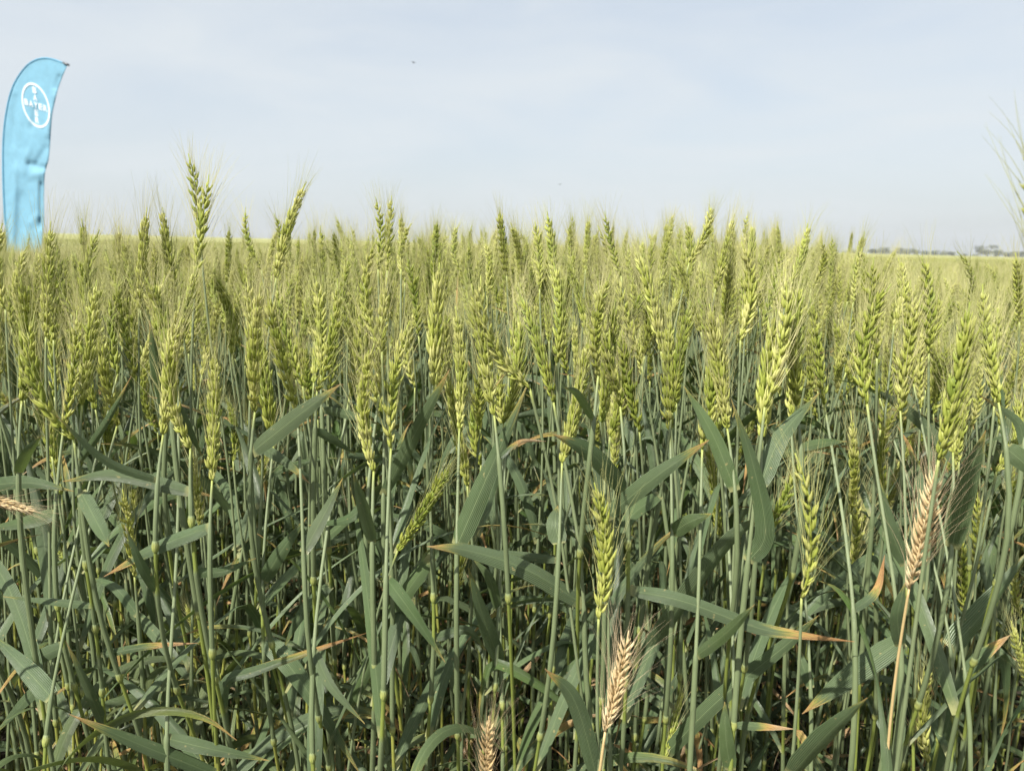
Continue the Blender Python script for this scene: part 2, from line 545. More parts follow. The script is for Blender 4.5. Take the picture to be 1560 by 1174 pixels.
def link(name, data, parent=None, loc=None):
    o = bpy.data.objects.new(name, data)
    COL.objects.link(o)
    if parent is not None: o.parent = parent
    if loc is not None: o.location = loc
    return o

class Stalk:
    pass

def make_stalk(foot, base, tip, rng, kind='green', collars=None, hero=True):
    s = Stalk()
    s.foot, s.base, s.tip, s.rng, s.kind, s.hero = foot, base, tip, rng, kind, hero
    s.curve = stem_curve(foot, base, tip - base)
    s.leaves = []            # (MB in world space, dry)
    s.collars = list(collars or [])
    s.label = s.ref = None
    s.group = None
    return s

def auto_leaves(s, rng, back=False, density=1.0, top=True):
    H = s.base.z
    spots = []
    if top: spots.append((min(H - 0.04, rng.uniform(0.58, 0.69)), 1))
    spots += [(rng.uniform(0.46, 0.58), 2), (rng.uniform(0.30, 0.42), 3), (rng.uniform(0.16, 0.27), 4), (rng.uniform(0.06, 0.14), 5)]
    for h, k in spots:
        if h > H - 0.05 or rng.random() > density * (0.95, 0.9, 0.9, 0.85, 0.6)[k - 1]: continue
        if any(abs(h - c) < 0.07 for c in s.collars): continue
        az = rng.uniform(0.15, pi - 0.15) if back else rng.uniform(0, 2 * pi)
        p, _ = on_stem(s.curve, h)
        if k == 1: L, e0, dr, w = rng.uniform(.14, .22), radians(rng.uniform(35, 78)), radians(rng.uniform(10, 100)), rng.uniform(.010, .0145)
        elif k == 2: L, e0, dr, w = rng.uniform(.19, .29), radians(rng.uniform(30, 72)), radians(rng.uniform(30, 125)), rng.uniform(.009, .0135)
        else: L, e0, dr, w = rng.uniform(.15, .25), radians(rng.uniform(20, 65)), radians(rng.uniform(60, 170)), rng.uniform(.007, .0125)
        kink = rng.uniform(.35, .7) if rng.random() < .32 else None
        dry = rng.choice((0.02, 0.06, 0.12, 0.2)) if k < 3 else rng.choice((0.05, 0.15, 0.3, 0.5))
        if k >= 4: dry = rng.choice((0.05, 0.1, 0.2, 0.35, 0.5) if not s.hero or rng.random() < .7 else (.3, 1.05))
        P = random_blade(rng, p, az, L, e0, dr, kink, rng.uniform(-.7, .7))
        lc = None
        if k >= 3 and s.foot.x < -.12 and rng.random() < .6: lc = rng.choice(((.125, .165, .034), (.15, .17, .035), (.11, .16, .04)))
        s.leaves.append((leaf_geo(rng, P, w * .88, blade_side(rng, az, rng.uniform(-3.2, 3.2)), dry, lc), dry))
        s.collars.append(h)

def ear_matrix(s, rng):
    d = s.tip - s.base
    L = d.length
    q = d.normalized().to_track_quat('Z', 'Y') @ Quaternion((0, 0, 1), rng.uniform(0, 2 * pi) if getattr(s, 'roll', None) is None else s.roll)
    return q, L / 0.1

def emit_stalk(s):
    rng = s.rng
    dry = s.kind == 'dry'
    root = link("wheat_stalk", None, None, s.foot)
    root.empty_display_size = 0.02
    T = Matrix.Translation(-s.foot)
    sm, nodes = stem_geo(rng, s.curve, s.collars, getattr(s, 'rs', 1.0) * rng.uniform(0.88, 1.12), dry)
    w = MB(); w.join(sm, T)
    st = link("stem", w.mesh("stem", [M_STEM]), root)
    if not dry:
        for z in nodes:
            p, t = on_stem(s.curve, z)
            nd = link("node", NODE, st)
            nd.location = p - s.foot
            nd.rotation_mode = 'QUATERNION'; nd.rotation_quaternion = t.to_track_quat('Z', 'Y')
            nd.scale = (0.0019, 0.0019, 1.0)
    for lm, d in s.leaves:
        w = MB(); w.join(lm, T)
        lo = link("leaf", w.mesh("leaf", [M_LEAF]), root)
        if d > 0.9: lo['label'] = "dried yellow leaf"
        elif d >= 0.2: lo['label'] = "leaf with dried orange tip"
    if s.tip is not None and not getattr(s, 'earless', False):
        k, a, mk, ma = rng.choice(EARS_DRY if dry else EARS)
        q, sc = ear_matrix(s, rng)
        eo = link("ear", mk, root)
        eo.location = s.base - s.foot
        eo.rotation_mode = 'QUATERNION'; eo.rotation_quaternion = q
        wx = getattr(s, 'wide', None) or max(0.85, min(1.15, 0.5 + 0.5 / sc)) * sc * (0.72 if dry else 0.79)
        eo.scale = (wx, wx, sc)
        bo = link("beard", ma, eo)
    s.root = root
    return root

def foot_for(base, edir, rng, px_shift=0.0):
    lean = Vector((edir.x, edir.y, 0)) / max(0.3, edir.z)
    H = base.z
    x = base.x - lean.x * H * 0.16 + rng.uniform(-.02, .02)
    y = base.y - lean.y * H * 0.10 + rng.uniform(-.01, .05)
    return Vector((x, y, 0.0))

# ---- stalks whose ears the photograph shows one by one: tip pixel, base pixel, distance (None: from the ear's size), label, short reference
E = [
 (78,337,70,513,None,"sturdy wheat stalk whose thick yellow-green ear overlaps the feather flag's lower right","the thick ear beside the flag"),
 (24,488,37,608,None,0,0), (52,525,79,695,None,"wheat stalk with a long pale ear and a brownish withered tip, near left edge","the brown-tipped pale ear"),
 (112,385,110,547,None,0,0), (124,333,135,480,.9,0,0), (152,350,140,520,.85,0,0), (178,432,208,583,None,0,0),
 (224,316,212,470,None,0,0), (180,344,195,470,.9,0,0), (248,316,272,450,.75,0,0), (276,415,287,538,None,0,0),
 (287,234,305,365,.74,"tallest wheat stalk, its slender ear reaching highest into the sky","the tallest ear"),
 (319,266,298,422,.66,"tall wheat stalk whose broad shaggy ear stands against the tallest ear's right side","the broad shaggy ear"),
 (349,345,345,430,1.0,0,0), (330,400,345,492,.9,0,0), (374,316,398,410,.95,0,0), (417,325,414,420,1.0,0,0),
 (467,277,421,423,.70,"tall wheat stalk with a thick bright ear leaning right, alone against the sky","the tall right-leaning ear"),
 (492,419,478,583,None,0,0), (420,430,461,588,None,0,0), (370,440,366,528,1.0,0,0), (572,300,576,410,.7,0,0), (597,298,590,412,.72,0,0),
 (574,362,582,535,.58,"wheat stalk with a straight bright-yellow ear below a pair of ears that cross the skyline","the straight bright-yellow ear"),
 (617,422,603,542,None,"wheat stalk with a short pale cream-green ear on a pale stem, left of centre","the short pale cream-green ear"),
 (612,325,611,410,.9,0,0), (627,340,617,430,.9,0,0), (666,335,660,430,.9,0,0), (670,400,661,587,None,0,0), (534,425,532,537,.9,0,0),
 (503,465,500,600,.85,0,0), (546,500,545,602,1.0,0,0), (760,316,772,420,.85,0,0), (738,366,742,450,.8,0,0),
 (733,420,807,592,.56,"wheat stalk with a thick left-leaning ear of separate plump grains, centre of the plot","the thick left-leaning ear"),
 (788,440,843,612,.58,0,0), (703,440,729,524,.85,0,0), (760,505,732,652,.65,0,0), (680,565,712,740,.62,"wheat stalk with a left-leaning ear beside the upright orange-tipped leaf, mid height","the ear beside the orange-tipped leaf"),
 (815,337,822,440,.85,0,0), (833,322,845,440,.8,0,0), (843,400,848,553,.62,0,0), (898,330,892,410,1.0,0,0), (869,338,872,420,1.05,0,0),
 (858,390,893,512,.8,0,0), (921,322,946,420,.75,"wheat stalk with an ear whose dark green tip hooks left above the skyline","the hook-tipped ear"),
 (963,370,1007,535,.65,0,0), (944,505,974,657,None,0,0), (962,420,968,510,.85,0,0), (1024,338,1001,430,.85,0,0), (1044,338,1046,430,.9,0,0),
 (1081,312,1050,400,.8,"wheat stalk with a right-leaning ear topped by one long dark awn at the skyline","the ear with one long dark awn"),
 (1052,458,1024,628,.60,"wheat stalk with the palest ear of the plot, cream coloured and leaning right","the palest cream ear"),
 (1119,326,1090,440,.75,0,0), (1144,342,1138,430,.8,0,0), (1130,368,1128,518,.68,0,0), (1096,515,1096,634,.75,0,0), (926,560,930,665,.85,0,0),
 (1230,340,1202,440,.7,"wheat stalk with a pale-tipped ear leaning right where the open field begins","the pale-tipped ear by the open field"),
 (1197,410,1165,620,.55,0,0), (1250,365,1236,440,.85,0,0), (1275,418,1247,500,.8,0,0), (1313,378,1300,460,.95,0,0),
 (1331,392,1336,545,.66,0,0), (1368,392,1362,495,.7,0,0), (1404,390,1415,538,.64,0,0), (1458,383,1472,470,.75,0,0),
 (1478,460,1430,700,.48,"wheat stalk with a long right-leaning ear above the upright dried straw ear","the long ear above the dried straw ear"),
 (1521,470,1515,615,.68,0,0), (1547,385,1553,490,.75,0,0), (1232,490,1236,605,.8,0,0), (1360,520,1371,645,.75,0,0),
 (1212,690,1221,910,.5,"wheat stalk with a long dark green ear hanging low right of the broad dark leaf","the long dark green low ear"),
 (1296,625,1297,780,.68,0,0), (1302,740,1294,872,.78,0,0), (1461,615,1461,702,.7,0,0), (1545,600,1518,718,.62,0,0), (1538,700,1543,792,.75,0,0), (1489,750,1487,872,.72,0,0),
 (1421,1010,1414,1160,.6,"short wheat stalk with a green ear beside the dried straw-coloured stem","the short ear by the straw stem"), (1540,945,1566,1040,.5,0,0), (1362,905,1345,985,.8,0,0),
 (905,735,912,942,.52,"wheat stalk with a long plump ear standing low, its front spikelets fused green","the long plump low ear"),
 (919,770,925,882,.56,0,0), (1067,820,1048,875,.75,0,0), (1041,1043,1012,1158,.6,"short wheat stalk with a low ear beneath the broad diagonal leaf, bottom right of centre","the low ear under the diagonal leaf"),
 (687,705,606,838,.58,"wheat stalk with an ear bent hard right among the bare stems","the hard-bent ear"),
 (187,745,205,878,.62,0,0), (293,685,305,802,.66,0,0), (93,808,112,868,.8,0,0), (283,920,308,986,.68,"short wheat stalk with a small bright ear leaning left above an orange-tipped leaf","the small bright low ear"), (325,960,338,1035,.7,0,0),
 (343,605,355,702,.75,0,0), (228,545,240,658,.8,0,0), (196,690,192,745,.9,0,0), (120,650,125,710,.95,0,0),
 (4,340,8,470,.7,0,0), (30,405,18,500,.9,0,0), (455,360,452,430,1.0,0,0), (480,345,486,420,1.05,0,0), (508,352,512,430,1.05,0,0), (530,352,528,430,1.1,0,0),
 (640,470,632,590,.85,0,0), (985,470,990,580,.9,0,0), (1068,470,1075,570,.9,0,0), (1180,500,1188,600,.9,0,0), (700,340,706,420,1.0,0,0), (785,345,790,430,1.0,0,0),
 (1290,520,1282,610,.85,0,0), (1440,520,1450,610,.85,0,0), (1490,560,1480,650,.8,0,0), (1555,520,1550,640,.7,0,0), (875,480,880,590,.85,0,0), (1550,860,1556,940,.75,0,0), (700,500,702,560,.95,0,0),
]
D = [   # dead, straw-coloured ones
 (1426,708,1385,896,.50,"dead straw-coloured wheat stalk, its spiky dried ear upright behind a green stem","the spiky dried straw ear"),
 (958,960,922,1114,.47,"dead wheat stalk with a small peach-tan dried ear low among green stems","the small peach-tan dried ear"),
 (745,1090,741,1215,.47,"dead wheat stalk with a pale dried ear cut by the photograph's bottom edge","the pale dried ear at the bottom edge"),
 (62,782,-60,750,.5,"dead wheat stalk with a dried ear lying level, reaching in from the left edge","the level dried ear"),
]
stalks = []
def hero(e, kind):
    tx, ty, bx, by, d, lab, ref = e
    L = sqrt((tx - bx) ** 2 + (ty - by) ** 2)
    rng = random.Random(int(tx * 131 + ty * 7))
    if d is None: d = max(0.52, min(1.0, FPX * 0.094 / L))
    b = at(bx, by, d)
    t = at(tx, ty, d + rng.uniform(-.02, .025))
    f = foot_for(b, (t - b).normalized() if (t - b).z > 0 else Vector((0, 0, 1)), rng)
    s = make_stalk(f, b, t, rng, kind)
    s.px = ((tx + bx) / 2, (ty + by) / 2)
    s.label, s.ref = lab or None, ref or None
    stalks.append(s)
    return s
for e in E: hero(e, 'green')
for e in D: hero(e, 'dry')
s = hero((1574, 212, 1583, 455, .35, "nearest wheat stalk, its out-of-focus ear half cut off by the right edge", "the ear cut off by the right edge"), 'green'); s.wide = 0.8; 
stalks[-1].foot = Vector((stalks[-1].base.x + .06, .37, 0)); stalks[-1].curve = stem_curve(stalks[-1].foot, stalks[-1].base, stalks[-1].tip - stalks[-1].base)
lvl = [q for q in stalks if q.kind == 'dry'][3]
lvl.foot = Vector((lvl.base.x - .10, lvl.base.y + .02, 0)); lvl.curve = stem_curve(lvl.foot, lvl.base, Vector((.6, 0, .6)))
for e, wz in (((1425,722),1.25), ((957,968),1.0)):
    pass

# ---- leaves the photograph shows one by one: pixels from base to tip, width in pixels, dried share, roll towards the viewer
LV = [
 ([(262,645),(240,560),(228,488)],24,.07,20), ([(120,705),(160,645),(200,573)],13,.12,10), ([(240,732),(160,700),(85,632)],16,.05,30),
 ([(290,750),(180,724),(95,733)],26,.06,0), ([(-40,742),(40,735),(112,748)],24,.05,0), ([(28,722),(42,690),(64,662)],20,.05,20),
 ([(258,600),(285,650),(308,695)],18,.03,0), ([(84,782),(40,795),(-30,808)],26,.04,20), ([(320,802),(235,835),(158,878)],26,.2,10),
 ([(122,748),(150,800),(166,832)],26,.03,0), ([(132,925),(70,915),(5,908)],16,.03,20), ([(190,925),(165,895),(133,878)],18,.03,0),
 ([(78,1062),(40,1020),(-20,960)],36,.03,0), ([(96,974),(30,1018),(22,1048)],28,.08,0), ([(78,1032),(40,1065),(-10,1120)],24,.03,0),
 ([(182,1115),(145,1050),(100,976)],18,.1,0), ([(340,1185),(220,1135),(105,1087)],26,.14,0), ([(148,996),(220,985),(302,979)],14,.42,10),
 ([(243,1100),(280,1064),(340,1076)],16,.06,30), ([(254,1124),(320,1140),(410,1158)],26,.05,0), ([(362,1090),(362,1038),(400,1022),(480,992),(558,964)],20,.28,10),
 ([(400,888),(428,840),(467,788)],26,.03,0), ([(462,842),(490,790),(522,728)],24,.03,0), ([(567,828),(552,770),(538,720)],22,.03,0),
 ([(642,854),(585,940),(536,1060),(515,1102)],28,.14,0), ([(588,880),(625,930),(678,1008)],26,.03,0), ([(412,972),(460,1032),(550,1180)],36,.02,0),
 ([(763,1012),(738,945),(713,864)],28,.03,0), ([(478,990),(505,1045),(556,1102)],18,.03,0), ([(868,918),(790,868),(705,838),(650,832)],34,.13,10),
 ([(832,854),(780,845),(728,835)],16,.03,0), ([(696,832),(735,742),(803,588)],38,.03,0), ([(584,755),(640,645),(685,562)],24,.09,0),
 ([(382,690),(455,632),(519,585)],30,.09,0), ([(490,625),(530,632),(578,646)],17,.03,20), ([(480,655),(510,672),(542,692)],16,.03,20),
 ([(380,672),(430,700),(472,736)],18,.2,10), ([(955,750),(900,690),(842,661)],32,.12,10), ([(760,700),(792,673),(832,672)],9,.6,20),
 ([(852,828),(846,795),(850,770)],34,.05,0), ([(922,788),(1000,725),(1080,670)],30,.12,0),
 ([(974,887),(1052,915),(1160,955),(1222,967),(1302,977)],26,.30,10), ([(984,1008),(1060,900),(1120,818),(1174,782)],40,.05,48),
 ([(1024,812),(1050,795),(1084,782)],28,.03,0), ([(1140,852),(1166,812),(1148,710),(1114,608)],34,.02,0), ([(1008,1155),(1090,1070),(1200,980),(1247,937)],30,.03,0),
 ([(924,1180),(882,1068),(830,1018)],32,.14,0), ([(1126,1180),(1112,1120),(1104,1068)],28,.02,0), ([(1118,1104),(1160,1106),(1212,1110)],15,.45,0),
 ([(1120,748),(1085,660),(1042,588)],28,.03,0), ([(1158,740),(1190,665),(1248,598)],34,.04,0), ([(1380,862),(1355,800),(1336,718)],26,.05,0),
 ([(1375,984),(1290,1035),(1222,1087)],40,.14,0), ([(1372,985),(1368,935),(1380,885)],26,.03,0), ([(1448,988),(1500,930),(1575,830)],52,.02,45),
 ([(1418,1170),(1450,1080),(1485,968)],28,.03,0), ([(1470,1024),(1500,995),(1540,966)],24,.3,0), ([(1226,1180),(1270,1118),(1322,1062)],40,.02,40),
 ([(1235,1048),(1222,1010),(1212,978)],20,.2,0), ([(1450,835),(1475,730),(1502,655)],36,.06,0), ([(1220,682),(1255,674),(1290,672)],17,.03,0),
 ([(1533,682),(1560,705),(1590,735)],34,.02,0), ([(1010,760),(960,790),(925,855)],24,.03,0), ([(1560,680),(1548,640),(1490,600)],16,.15,0),
 ([(905,640),(880,600),(860,590)],14,.04,0), ([(1300,930),(1335,900),(1348,845)],16,.5,0), ([(760,930),(745,880),(720,850)],18,.03,0),
 ([(640,980),(700,960),(740,990)],18,.04,0), ([(1060,1000),(1110,960),(1150,920)],22,.03,0), ([(520,900),(470,930),(430,990)],22,.04,0),
 ([(560,760),(530,790),(470,800)],18,.03,0), ([(300,860),(340,870),(390,850)],18,.03,0), ([(240,900),(215,860),(190,800)],18,.03,0),
]
def stem_px(s, py):
    best = None
    for p in s.curve:
        q = proj(p)
        if best is None or abs(q[1] - py) < best[0]: best = (abs(q[1] - py), q[0], p)
    return best
extra = 0
for (pp, wpx, dry, rollv) in LV:
    rng = random.Random(int(pp[0][0] * 17 + pp[0][1]))
    bx, by = pp[0]
    cand = None
    for s in stalks:
        if s.kind == 'dry' or s.base.y < .45 or s.base.y > .64: continue
        q = stem_px(s, by)
        if q[0] > 12 or q[2].z > s.base.z - 0.03: continue
        if any(abs(q[2].z - c) < 0.03 for c in s.collars): continue
        dd = abs(q[1] - bx)
        if cand is None or dd < cand[0]: cand = (dd, s, q)
    if cand is None or cand[0] > 22:
        d = rng.uniform(.52, .62)
        b0 = at(bx, by, d)
        top = Vector((b0.x + rng.uniform(-.04, .04), d + rng.uniform(.10, .25), rng.uniform(.745, .80)))
        if b0.z > top.z - .03: top.z = b0.z + 0.03
        tipp = top + Vector((rng.uniform(-.02, .02), rng.uniform(-.01, .02), max(.07, min(.092, .885 - top.z))))
        f = Vector((b0.x + rng.uniform(-.02, .02), d + rng.uniform(-.01, .03), 0))
        s = make_stalk(f, top, tipp, rng)
        # bend the culm through the blade's base
        c = []
        for p in s.curve:
            q, _ = on_stem(s.curve, b0.z)
            k = exp(-((p.z - b0.z) / .25) ** 2)
            c.append(p + (b0 - q) * k)
        s.curve = c
        sh = c[-1] - s.base; s.base = c[-1].copy(); s.tip = s.tip + sh; top, tipp = s.base, s.tip
        a_, b_ = proj(top), proj(tipp)
        s.px = ((a_[0] + b_[0]) / 2, (a_[1] + b_[1]) / 2)
        stalks.append(s); extra += 1
        p0 = on_stem(s.curve, b0.z)[0]
    else:
        s = cand[1]; p0 = cand[2][2]
    d0 = p0.y
    dz = rng.uniform(-.05, .04)
    n = len(pp) - 1
    ox = proj(p0)[0] - bx
    P = [p0.copy()]
    for i in range(1, n + 1):
        f = i / n
        P.append(at(pp[i][0] + ox * (1 - f), pp[i][1], d0 - 0.006 + dz * f))
    tw = radians(rng.uniform(-25, 25)); t0 = radians(rollv + rng.uniform(-12, 12))
    def side(t, tg, P=P, tw=tw, t0=t0):
        v = (catmull(P, t) - Vector((0, 0, EYE))).normalized()
        sd = tg.cross(v).normalized()
        return Quaternion(tg, t0 + tw * (t - .3)) @ sd
    s.leaves.append((leaf_geo(rng, P, wpx * d0 / FPX * 0.88, side, dry, None, 22, rng.uniform(.10, .2)), dry))
    s.collars.append(p0.z)

for s in stalks:
    if s.kind == 'dry' or s.base.y < .45: continue
    auto_leaves(s, s.rng, back=True, density=0.75, top=s.base.z > .8 and not s.leaves)
# low, arching blades near the ground, thickest at the left where the crop is leafier
for s in stalks:
    if s.kind == 'dry' or s.base.y < .45 or s.foot.x > .05: continue
    rng = s.rng
    for _ in range(2 if s.foot.x < -.12 else 1):
        h = rng.uniform(.30, .52)
        if any(abs(h - c) < .04 for c in s.collars): continue
        p, _t = on_stem(s.curve, h)
        az = rng.uniform(0, 2 * pi)
        P = random_blade(rng, p, az, rng.uniform(.16, .26), radians(rng.uniform(35, 70)), radians(rng.uniform(90, 190)), None, rng.uniform(-1.2, 1.2))
        dry = rng.choice((.05, .08, .15, .3))
        lc = rng.choice(((.12, .165, .036), (.10, .15, .045), (.145, .17, .04), (.085, .13, .055)))
        s.leaves.append((leaf_geo(rng, P, rng.uniform(.006, .0105), blade_side(rng, az, rng.uniform(-3, 3)), dry, lc), dry))
        s.collars.append(h)
for s in stalks: emit_stalk(s)
FRONT = list(stalks)

# ---- the stalks packed just behind and between them, down to about 1.3 m away
rf = random.Random(23)
taken = [(s.foot.x, s.foot.y) for s in stalks]
fill = []
tries = 0
NFILL = 300 - len(stalks)
while len(fill) < NFILL and tries < 20000:
    tries += 1
    y = sqrt(rf.uniform(.71 ** 2, 1.08 ** 2))
    x = rf.uniform(-.69, .69) * y
    if any((x - a) ** 2 + (y - b) ** 2 < .026 ** 2 for a, b in taken): continue
    h = canopy_tip(x, y) + rf.gauss(-0.020 if y < .9 else -0.004, .030)
    if rf.random() < .18: h -= rf.uniform(.06, .25)
    h = min(h, .905 if y < .85 else .92)
    L = rf.uniform(.078, .102)
    lean = Vector((rf.gauss(0, .16), rf.gauss(0, .13), 1)).normalized()
    foot = Vector((x, y, 0))
    base = Vector((x + lean.x * .25 + rf.gauss(0, .015), y + lean.y * .2, h - L * lean.z))
    tip = base + lean * L
    if y < .75 and h > EYE: 
        continue
    s = make_stalk(foot, base, tip, random.Random(rf.randint(0, 10 ** 6)), 'green', None, False)
    auto_leaves(s, s.rng, back=False if y > .8 else True, density=0.9)
    a_, b_ = proj(tip), proj(base)
    s.px = ((a_[0] + b_[0]) / 2, (a_[1] + b_[1]) / 2)
    fill.append(s); taken.append((x, y))
for s in fill: emit_stalk(s)

# ---- labels
GROUP = "bearded wheat stalks of the field's front rows"
marks = [s for s in FRONT if s.ref]
ORD = ["", "next ", "third ", "fourth ", "fifth ", "sixth ", "seventh ", "eighth ", "ninth ", "tenth "]
def side_of(m, s):
    dx, dy = s.px[0] - m.px[0], s.px[1] - m.px[1]
    if abs(dx) > 0.8 * abs(dy): return "right of" if dx > 0 else "left of"
    return "below" if dy > 0 else "above"
byk = {}
for s in FRONT:
    if s.label: continue
    m = min(marks, key=lambda q: (q.px[0] - s.px[0]) ** 2 + (q.px[1] - s.px[1]) ** 2)
    byk.setdefault((m.ref, side_of(m, s)), []).append((m, s))
for (ref, sd), L in byk.items():
    L.sort(key=lambda q: (q[0].px[0] - q[1].px[0]) ** 2 + (q[0].px[1] - q[1].px[1]) ** 2)
    for i, (m, s) in enumerate(L):
        dx = s.tip.x - s.base.x
        pose = "right-leaning" if dx > .022 else "left-leaning" if dx < -.022 else "upright"
        s.label = f"green wheat stalk, {pose} ear, {ORD[i]}{'nearest ' if i == 0 else ''}{sd} {ref}"
for s in FRONT: tag(s.root, s.label, "wheat stalk", GROUP)
ZONES = [(130, "behind the ears at the foot of the feather flag"), (360, "behind the front ears between the flag and the tallest ear"), (640, "behind the front ears left of centre"),
         (960, "behind the front ears at the centre of the field"), (1240, "behind the front ears right of centre"), (1e9, "in the low crop before the far trees")]
for s in fill:
    z = next(t for lim, t in ZONES if s.px[0] < lim)
    tag(s.root, "green bearded wheat stalk crowded " + z, "wheat stalk", "wheat stalks crowded " + z)

# ------------------------------------------------------------------ the rest of the field: one mass of stalks
def prototype(i):
    rng = random.Random(500 + i)
    h = 0.9
    L = rng.uniform(.08, .1)
    lean = Vector((rng.gauss(0, .15), rng.gauss(0, .15), 1)).normalized()
    base = Vector((lean.x * .25, lean.y * .25, h - L * lean.z))
    s = make_stalk(Vector((0, 0, 0)), base, base + lean * L, rng)
    auto_leaves(s, rng, False, 0.95)
    w = MB()
    sm, _ = stem_geo(rng, s.curve, s.collars)
    w.join(sm, None, 0)
    for lm, d in s.leaves: w.join(lm, None, 1)
    k, a, _, _ = EARS[i % len(EARS)]
    q, sc = ear_matrix(s, rng)
    Mx = Matrix.Translation(base) @ q.to_matrix().to_4x4() @ Matrix.Diagonal((sc * .82, sc * .82, sc, 1))
    w.join(k, Mx, 2); w.join(a, Mx, 3)
    return w.mesh("wheat_stalk_mass", [M_STEM, M_LEAF, M_EAR, M_AWN])
pcol = bpy.data.collections.new("stalk_kinds")
for i in range(16):
    pcol.objects.link(bpy.data.objects.new("crop_stalk_%02d" % i, prototype(i)))

pts, rots, scl = [], [], []
rs = random.Random(99)
def scatter(y0, y1, xl, dens, keep=lambda x, y: True, hs=1.0, dh=0.0):
    area_y = y0
    W = xl(y1)
    n = int((y1 - y0) * 2 * W * dens)
    for _ in range(n):
        y = rs.uniform(y0, y1); x = rs.uniform(-W, W)
        if abs(x) > xl(y) or not keep(x, y): continue
        pts.append((x, y, ground_z(x, y)))
        rots.append((rs.gauss(0, .05), rs.gauss(0, .05), rs.uniform(0, 2 * pi)))
        h = (canopy_tip(x, y) + rs.gauss(-0.012, .026) + dh) / 0.9
        if rs.random() < .15: h -= rs.uniform(.03, .22)
        w = rs.uniform(.9, 1.1) * hs
        scl.append((w, w, h))
scatter(.62, 1.3, lambda y: .75 * y + 1.5, 330, lambda x, y: abs(x) > .72 * y + .02)
scatter(.98, 1.3, lambda y: .72 * y, 460)
scatter(1.3, 2.2, lambda y: .75 * y + 1.3, 620)
scatter(2.2, 3.2, lambda y: .75 * y + 1.3, 450)
scatter(3.2, 8.0, lambda y: .75 * y + 1.2, 230)
scatter(8.0, 16.0, lambda y: .75 * y + 1.2, 75)
scatter(16.0, 34.0, lambda y: .75 * y + 1.2, 26)
me = bpy.data.meshes.new("wheat_field_rest")
me.from_pydata(pts, [], [])
a = me.attributes.new('rot', 'FLOAT_VECTOR', 'POINT'); a.data.foreach_set('vector', [c for r in rots for c in r])
a = me.attributes.new('scl', 'FLOAT_VECTOR', 'POINT'); a.data.foreach_set('vector', [c for r in scl for c in r])
field = link("wheat_crop", me)
tag(field, "dense green bearded wheat stretching back behind the front rows", "wheat", None, "stuff")
ng = bpy.data.node_groups.new("crop_growth", 'GeometryNodeTree')
ng.interface.new_socket("Geometry", in_out='INPUT', socket_type='NodeSocketGeometry')
ng.interface.new_socket("Geometry", in_out='OUTPUT', socket_type='NodeSocketGeometry')
gi = ng.nodes.new("NodeGroupInput"); go = ng.nodes.new("NodeGroupOutput")
ci = ng.nodes.new("GeometryNodeCollectionInfo"); ci.inputs['Collection'].default_value = pcol
ci.inputs['Separate Children'].default_value = True; ci.inputs['Reset Children'].default_value = True
ip = ng.nodes.new("GeometryNodeInstanceOnPoints"); ip.inputs['Pick Instance'].default_value = True
ar = ng.nodes.new("GeometryNodeInputNamedAttribute"); ar.data_type = 'FLOAT_VECTOR'; ar.inputs['Name'].default_value = 'rot'
asn = ng.nodes.new("GeometryNodeInputNamedAttribute"); asn.data_type = 'FLOAT_VECTOR'; asn.inputs['Name'].default_value = 'scl'
rv = ng.nodes.new("FunctionNodeRandomValue"); rv.data_type = 'INT'
for sk in rv.inputs:
    if sk.type == 'INT' and sk.name == 'Max': sk.default_value = 15
    if sk.type == 'INT' and sk.name == 'Min': sk.default_value = 0
lk = ng.links.new
lk(gi.outputs[0], ip.inputs['Points']); lk(ci.outputs[0], ip.inputs['Instance'])
lk([o for o in rv.outputs if o.type == 'INT'][0], ip.inputs['Instance Index'])
e2r = ng.nodes.new("FunctionNodeEulerToRotation")
lk(ar.outputs['Attribute'], e2r.inputs[0]); lk(e2r.outputs[0], ip.inputs['Rotation'])
lk(asn.outputs['Attribute'], ip.inputs['Scale'])
lk(ip.outputs[0], go.inputs[0])
md = field.modifiers.new("growth", 'NODES'); md.node_group = ng

# ------------------------------------------------------------------ ground and far crop
def sheet(name, ys, angs, zf, mat):
    mb = MB()
    rows = []
    for y in ys:
        rows.append([mb.add((y * a, y, zf(y * a, y))) for a in angs])
    for r0, r1 in zip(rows, rows[1:]):
        for i in range(len(angs) - 1):
            mb.face((r0[i], r0[i + 1], r1[i + 1], r1[i]))
    return link(name, mb.mesh(name, [mat]))

def soil():
    m, n, o = new_mat("soil")
    g = N(n, "ShaderNodeNewGeometry")
    n1 = N(n, "ShaderNodeTexNoise", Scale=18.0, Detail=8.0, Roughness=0.65); n.links.new(g.outputs['Position'], n1.inputs['Vector'])
    c = mixc(n, mrange(n, n1.outputs['Fac'], .3, .7), (.022, .019, .013), (.05, .042, .029))
    surf(n, o, c, .95, 0, None, .2, (n1.outputs['Fac'], .8, .02))
    return m
M_SOIL = soil()
mb = MB()
rows = []
for y in [-30, -8, -3, 0, 2, 4, 8, 12, 18, 26, 36, 50, 80, 120, 200, 300, 380, 400, 420, 500, 620]:
    W = 12 + abs(y) * .95
    rows.append([mb.add((W * t / 12, y, ground_z(W * t / 12, max(y, .5)))) for t in range(-12, 13)])
for r0, r1 in zip(rows, rows[1:]):
    for i in range(24): mb.face((r0[i], r0[i + 1], r1[i + 1], r1[i]))
tag(link("ground", mb.mesh("ground", [M_SOIL])), "dark brown soil under the wheat", "ground", None, "structure")

